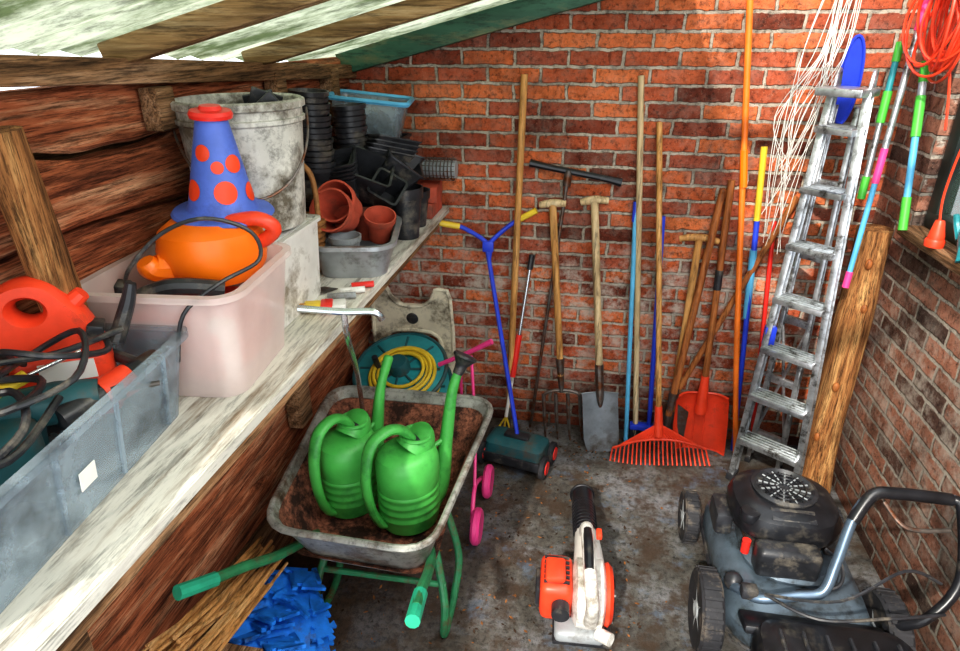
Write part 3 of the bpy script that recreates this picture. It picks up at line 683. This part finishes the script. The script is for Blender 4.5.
# ---------- shelf goods
Z=1.151
b=B('storage_box'); X=MX((-.925,.74,Z),(0,0,math.radians(6)))
b.tub(.25,.62,.30,.68,.185,CLR,X,th=.004,rc=.03,rim=.014)
for y in (-.24,-.08,.08,.24): b.tube([(.13,y,.01),(.15,y,.17)],.005,CLR,X=X,n=6)
b.box((.142,-.02,.08),(.002,.04,.035),PAP,X=X,rot=(0,math.radians(6),0),bev=0)
b.done()
b=B('power_drill'); X=MX((-.93,.86,Z+.13),(math.radians(10),0,math.radians(35)))
b.tube([(-.10,0,0),(.0,0,.0),(.07,0,0)],[.035,.04,.03],TEALD,X=X,n=16); b.tube([(.07,0,0),(.11,0,0)],[.024,.016],BLK,X=X); b.cyl((.11,0,0),(.17,0,0),.005,STL,X=X)
b.tube([(-.05,0,0),(-.06,0,-.10)],[.026,.022],TEALD,X=X,n=12,flat=.8); b.done()
b=B('angle_grinder'); X=MX((-.865,.93,Z+.13),(0,math.radians(-8),math.radians(70)))
b.tube([(-.11,0,0),(0,0,0),(.06,0,0)],[.026,.030,.024],BLK,X=X,n=16); b.tube([(-.03,0,0),(.03,0,0)],[.031,.031],REDO,X=X,n=16); b.box((.08,0,0),(.05,.05,.045),STL,X=X,bev=.012); b.tube([(.07,.03,0),(.07,.11,0)],.012,BLK,X=X); b.done()
b=B('screwdriver'); b.tube([(-1.0,.80,Z+.17),(-.98,.86,Z+.18)],[.011,.013],YEL); b.cyl((-.98,.86,Z+.18),(-.94,.95,Z+.19),.004,CHR); b.done()
b=B('power_cable')
b.tube([(-1.0,.6,Z+.2),(-.93,.75,Z+.235),(-1.0,.88,Z+.2),(-.9,.92,Z+.25),(-.84,.82,Z+.21),(-.92,.70,Z+.2),(-1.0,.78,Z+.23),(-.94,.9,Z+.21),(-.86,.98,Z+.23)],.006,BLK,n=8)
b.tube([(-1.02,.9,Z+.18),(-.97,.82,Z+.25),(-.88,.84,Z+.24),(-.86,.93,Z+.21),(-.95,1.0,Z+.22),(-1.0,.95,Z+.25)],.006,BLK,n=8)
b.tube([(-1.05,.7,Z+.16),(-.95,.66,Z+.2),(-.88,.74,Z+.2),(-.93,.84,Z+.19),(-1.03,.80,Z+.2),(-1.05,.9,Z+.19)],.007,BLK,n=8)
b.tube([(-.90,.62,Z+.12),(-.86,.72,Z+.17),(-.93,.78,Z+.2),(-.99,.70,Z+.18),(-.92,.62,Z+.17),(-.86,.68,Z+.14),(-.88,.82,Z+.17)],.007,BLK,n=8)
b.box((-.93,.99,Z+.22),(.03,.05,.028),BLK,rot=(0,.3,.6))
b.tube([(-.90,1.0,Z+.19),(-.88,1.03,Z+.26),(-.87,1.04,Z+.30)],[.016,.014,.01],BLK,n=10); b.done()
b=B('tool_case'); b.box((-.98,.68,Z+.075),(.14,.26,.12),TEALD,rot=(0,0,.12),bev=.02,seg=3); b.box((-.98,.68,Z+.14),(.03,.12,.02),REDO,rot=(0,0,.12),bev=.006); b.done()
def pring(b,out,hl,th,mat,X):
    n=48
    def samp(o,n):
        P=[V((p[0],p[1],0)) for p in o]; Ls=[(P[(i+1)%len(P)]-P[i]).length for i in range(len(P))]; T_=sum(Ls); r=[]
        for k in range(n):
            d=T_*k/n; i=0
            while d>Ls[i]: d-=Ls[i]; i=(i+1)%len(P)
            r.append(P[i].lerp(P[(i+1)%len(P)],d/Ls[i]))
        return r
    A_=samp(out,n); c=sum((V((p[0],p[1],0)) for p in hl),V())/len(hl)
    H=[]
    for p in A_:
        d=(p-c); a=math.atan2(d.y,d.x); rx=max(q[0] for q in hl)-c.x; ry=max(q[1] for q in hl)-c.y
        H.append(c+V((rx*math.cos(a),ry*math.sin(a),0)))
    z=V((0,0,th/2)); k=.012
    def shr(P,f): return [p+(c-p).normalized()*f for p in P]
    R=[[p-z for p in shr(A_,k)],[p-z*.6 for p in shr(A_,k*.3)],[p for p in A_],[p+z*.6 for p in shr(A_,k*.3)],[p+z for p in shr(A_,k)],[p+z for p in shr(H,-k)],[p+z*.5 for p in H],[p-z*.5 for p in H],[p-z for p in shr(H,-k)]]
    b.loft(R,mat,X,loop=True)
b=B('jerry_can')
o=[(p.x,p.y) for p in cr([(-.10,-.03,0),(-.105,.08,0),(-.085,.145,0),(-.03,.172,0),(.03,.165,0),(.065,.12,0),(.10,.06,0),(.125,-.03,0)],4)]
X=MX((-1.01,.96,Z+.195),(0,0,math.radians(30)),(.8,.8,.8))@MX((0,0,0),(math.pi/2,0,0))
hole=[(-.02+.032*math.cos(a),.10+.026*math.sin(a)) for a in [2*math.pi*i/16 for i in range(16)]]
pring(b,o,hole,.08,REDO,X)
b.tube([(.07,.10,0),(.095,.12,0)],[.022,.018],REDO,X=X); b.box((0.012,-.11,0),(.22,.19,.085),REDO,X=X,bev=.025,seg=3)
b.box((.03,-.06,.044),(.12,.05,.003),PAP,X=X,bev=0); b.done()
b=B('storage_tub'); X=MX((-.895,1.265,Z),(0,0,math.radians(5)))
b.tub(.30,.31,.35,.36,.255,FRO,X,th=.005,rc=.05,rim=.014,n=8)
b.box((.0,0,.09),(.26,.27,.15),REDO,X=X,bev=.03); b.box((.11,-.11,.10),(.05,.04,.14),PAP,X=X)
b.tube([(-.1,-.12,.2),(0,-.1,.24),(.1,-.05,.22)],.02,BLK,X=X); b.done()
b=B('orange_watering_jug'); X=MX((-.875,1.34,Z+.25),(0,0,math.radians(15)))
b.lathe([(.10,-.04),(.118,-.01),(.125,.035),(.115,.075),(.085,.098),(0,.105)],ORG,X,n=32)
b.tube([(.08,0,.03),(.13,-.02,.05),(.155,-.03,.08),(.12,-.04,.105),(.05,-.03,.095)],.017,REDO,X=X,n=12)
b.tube([(-.07,-.06,.0),(-.11,-.09,.01),(-.12,-.10,.03)],[.04,.03,.02],ORG,X=X)
b.done()
b=B('toy_cone_hat'); X=MX((-.860,1.385,Z+.348),(math.radians(3),math.radians(4),0))
b.lathe([(.0,0),(.112,0),(.117,.005),(.112,.011),(.082,.017),(.076,.027),(.036,.215),(.034,.222),(0,.222)],BLUT,X,n=36)
b.lathe([(.030,.222),(.046,.224),(.048,.232),(.044,.24),(.026,.242),(.022,.250),(0,.251)],RED,X,n=28)
def dot(a,z,r):
    rings=[]
    for f in (1,.6,.15):
        ring=[]
        for i in range(18):
            t=2*math.pi*i/18; zz=z+r*f*math.sin(t); R_=.076-(z-.027)/.188*.04; rr_=.076-(zz-.027)/.188*.04+.0014+.001*(1-f); aa=a+r*f*math.cos(t)/R_
            ring.append(V((rr_*math.cos(aa),rr_*math.sin(aa),zz)))
        rings.append(ring)
    b.loft(rings,DOT,X,cap=(False,True))
for k,(a,z,r) in enumerate([(-50,.07,.026),(-95,.155,.018),(-20,.13,.02),(-120,.07,.024),(10,.06,.022),(60,.1,.022),(120,.07,.022),(170,.14,.018),(-60,.125,.014)]): dot(math.radians(a),z,r)
b.done()
b=B('plastic_crate'); X=MX((-.925,1.62,Z))
b.tub(.25,.28,.27,.30,.245,WHT,X,th=.005,rc=.02,rim=.01); b.box((0,0,.235),(.24,.28,.015),WHT,X=X,bev=.005); b.done()
b=B('plastic_bucket'); X=MX((-.91,1.62,Z+.26),(0,0,0),(1,1,1))
b.lathe([(.0,0),(.13,0),(.135,.01),(.155,.27),(.163,.275),(.163,.285),(.157,.287),(.157,.305),(.166,.31),(.166,.325),(.158,.33),(.152,.325),(.13,.02),(0,.015)],BUCK,X,n=40)
b.lathe([(.0,.25),(.150,.25)],SOIL,X,n=30)
b.tube([(.168*math.cos(a),.168*math.sin(a),.30-.20*abs(math.cos((a-math.radians(-150))-math.pi/2))) for a in [math.radians(-150+15*i) for i in range(13)]],.0035,STL,X=X,n=6,k=3)
for (x,y,h,r_) in ((.05,.02,.12,20),(.09,-.03,.10,50),(.02,.08,.10,-10)):
    b.box((x,y,.29),(.08,.01,h),BLK,X=X,rot=(math.radians(15),math.radians(r_),math.radians(30)),bev=.003)
b.done()
b=B('wicker_basket'); X=MX((-.955,1.93,Z))
for i in range(9): b.ring((0,0,.012+.02*i),.075+.003*i,.011,WICK,X=X,n=20,m=6)
b.lathe([(0,.004),(.075,.004),(.095,.18),(.085,.18),(.07,.012),(0,.012)],WICK,X); 
b.tube([(.09,0,.17),(.08,0,.33),(0,0,.38),(-.08,0,.33),(-.09,0,.17)],.009,WICK,X=X)
b.done()
b=B('metal_basin'); X=MX((-.785,2.05,Z),(0,0,math.radians(12)))
b.tub(.22,.31,.27,.38,.12,M('basin_grey','#a9adb0',.35,.45,.2,10,.1,dirt='#6d6a64',dscale=7,dthr=.6),X,th=.004,rc=.06,rim=.014,n=8); b.done()
def pot(b,X,r,h,mat):
    b.lathe([(0,0),(r*.68,0),(r*.9,h*.78),(r,h*.79),(r*1.02,h),(r*.93,h),(r*.86,h*.76),(r*.62,h*.06),(0,h*.06)],mat,X,n=26)
b=B('terracotta_pots')
pot(b,MX((-.82,2.06,Z+.155),(math.radians(62),math.radians(-8),0)),.072,.13,TER); pot(b,MX((-.82,2.10,Z+.175),(math.radians(62),math.radians(-8),0)),.070,.13,TER)
pot(b,MX((-.73,2.13,Z+.07),(math.radians(18),math.radians(12),0)),.055,.10,TER); pot(b,MX((-.79,2.19,Z+.05),(0,0,0)),.06,.10,TER); pot(b,MX((-.80,1.98,Z+.03)),.055,.09,GRYP)
b.done()
def sqpot(b,X,w,h):
    b.tub(w*.72,w*.72,w,w,h,BLK,X,th=.003,rc=.012,rim=.006,n=3)
b=B('nursery_pots')
for i in range(8): pot(b,MX((-.97,2.15,Z+.01+.024*i)),.075,.10,BLK)
for i in range(14): pot(b,MX((-.945,2.13,Z+.25+.019*i),(0,math.radians(4),0)),.062+.004*(i%2),.07,BLK)
for i in range(10): pot(b,MX((-.88,2.34,Z+.26+.019*i),(0,math.radians(-4),0)),.058+.004*(i%2),.07,BLK)
b.done()
b=B('square_plant_pots')
for i in range(3): sqpot(b,MX((-.88,2.38,Z+.01+.035*i)),.17,.15)
sqpot(b,MX((-.83,2.27,Z+.20),(math.radians(28),math.radians(22),.3)),.15,.13)
sqpot(b,MX((-.77,2.36,Z+.21),(math.radians(14),math.radians(38),.5)),.15,.13)
sqpot(b,MX((-.84,2.42,Z+.23),(math.radians(-12),math.radians(8),.9)),.14,.11)
sqpot(b,MX((-.76,2.28,Z+.17),(math.radians(40),math.radians(30),.1)),.11,.10)
sqpot(b,MX((-.74,2.45,Z+.20),(math.radians(-20),math.radians(20),.4)),.12,.11)
for i in range(5): sqpot(b,MX((-.87,2.22,Z+.19+.014*i),(math.radians(20),math.radians(-12),.2)),.12,.10)
for i in range(4): b.tub(.16,.26,.18,.28,.03,BLK,MX((-.80,2.44,Z+.30+.014*i),(math.radians(-6),math.radians(14),.5+.1*i)),th=.003,rc=.012,rim=.005,n=3)
b.done()
b=B('black_bucket'); pot(b,MX((-.70,2.38,Z)),.07,.20,BLK); pot(b,MX((-.71,2.55,Z)),.065,.15,BLK); b.done()
b=B('clear_storage_box'); X=MX((-.90,2.60,Z+.35),(0,math.radians(6),math.radians(10)))
b.tub(.24,.20,.29,.25,.15,CLR,X,th=.004,rc=.03,rim=.01); b.tube([(p.x,p.y,.152) for p in rr(.31,.27,.035)],.010,LBL,X=X,n=6,k=1,closed=True); b.box((0,0,.065),(.21,.18,.11),WHT,X=X,bev=.02); b.done()
b=B('black_storage_box'); X=MX((-.92,2.66,Z)); b.tub(.26,.24,.28,.26,.34,BLK,X,th=.005,rc=.02); b.done()
b=B('wire_mesh_roll')
for i in range(12): b.ring((-.76+.016*i,2.74,Z+.20),.048,.0025,STL,axis=(1,0,0),n=16,m=4)
for i in range(14):
    a=2*math.pi*i/14; b.tube([(-.76,2.74+.048*math.cos(a),Z+.20+.048*math.sin(a)),(-.57,2.74+.048*math.cos(a),Z+.20+.048*math.sin(a))],.0018,STL,n=4)
b.lathe([(.038,-.095),(.038,.095)],GRYP,MX((-.665,2.74,Z+.20),(0,math.pi/2,0))); b.done()
b=B('stacked_bricks'); b.box((-.71,2.74,Z+.035),(.10,.2,.065),TER); b.box((-.70,2.75,Z+.103),(.10,.2,.065),TER,rot=(0,0,.1)); b.done()
b=B('paint_brush'); X=MX((-.78,1.60,Z+.02),(0,0,math.radians(20)))
b.box((0.015,0,0),(.05,.05,.02),YEL,X=X,bev=.006); b.box((.055,0,0),(.035,.055,.022),RED,X=X); b.tube([(-.0,0,0),(-.06,0,.0),(-.09,0,0)],[.01,.014,.009],HND,X=X); b.box((.09,0,0),(.04,.056,.016),WHT,X=X); b.done()
b=B('trowel_set'); 
for i in range(3): b.tube([(-.76+.02*i,1.70+.05*i,Z+.012),(-.68+.012*i,1.73+.05*i,Z+.012)],.010,(GRYP,WHT,RED)[i])
b.plate([(0,-.03),(.07,-.025),(.11,0),(.07,.025),(0,.03)],.003,STL,MX((-.86,1.74,Z+.006),(0,0,.4))); b.done()
b=B('black_cable')
b.tube([(-.98,1.15,1.39),(-.93,1.12,1.45),(-.87,1.16,1.515),(-.79,1.20,1.54),(-.72,1.25,1.50),(-.705,1.24,1.44),(-.745,1.14,1.42),(-.80,1.08,1.37),(-.82,1.06,1.27)],.0045,BLK,n=8)
b.box((-.975,1.14,1.385),(.03,.03,.05),BLK,rot=(.3,.2,.3)); b.done()

# ---------- leaf litter
b=B('leaf_litter')
LEAF=M('dry_leaf','#8a5a30',.8,0,.6,30,.2); LEAF2=M('dry_leaf_dark','#3c2a1c',.8,0,.5,30,.2)
for i in range(1000):
    if i%3: x=random.uniform(-1.03,.3); y=random.uniform(1.1,2.85)
    else: x=random.uniform(-1.0,1.0); y=random.choice((random.uniform(2.6,2.88),random.uniform(1.4,2.8)))
    s=random.uniform(.003,.011)
    if x>.3 and random.random()<.6: continue
    b.plate([(-s,0),(0,-s*.45),(s,0),(0,s*.5)],.0012,LEAF if random.random()<.5 else LEAF2,MX((x,y,.004),(random.uniform(-.3,.3),random.uniform(-.3,.3),random.uniform(0,6))))
b.done()

# ---------- lights
w=bpy.data.worlds.new('world'); sc.world=w; w.use_nodes=True
bg=w.node_tree.nodes['Background']; bg.inputs[0].default_value=(.90,.95,1,1); bg.inputs[1].default_value=2.15
def light(n,t,loc,rot,e,c,**k):
    l=bpy.data.lights.new(n,t); l.energy=e; l.color=c
    for a,v in k.items(): setattr(l,a,v)
    o=bpy.data.objects.new(n,l); o.location=loc; o.rotation_euler=rot; sc.collection.objects.link(o); return o
s=light('sun','SUN',(0,-2,5),(0,0,0),3.8,(1,.93,.83),angle=.03)
s.rotation_euler=V((.28,1,-.85)).to_track_quat('-Z','Y').to_euler()
light('added_fill_lamp','AREA',(.4,.9,2.3),(math.radians(10),math.radians(15),0),26,(1,.96,.90),shape='RECTANGLE',size=.8,size_y=1.2)  # added area lamp for soft fill, not a fixture of the shed
# ---------- camera
cam=bpy.data.cameras.new('camera'); cam.lens=24; cam.sensor_width=36; cam.clip_start=.02
co=bpy.data.objects.new('camera',cam); sc.collection.objects.link(co)
co.location=(0,0,1.9); co.rotation_euler=(math.radians(90-24.8),0,math.radians(9.66)); sc.camera=co
sc.view_settings.view_transform='Standard'; sc.view_settings.exposure=.08
try: sc.view_settings.look='Medium High Contrast'
except Exception:
    try: sc.view_settings.look='Standard - Medium High Contrast'
    except Exception: pass
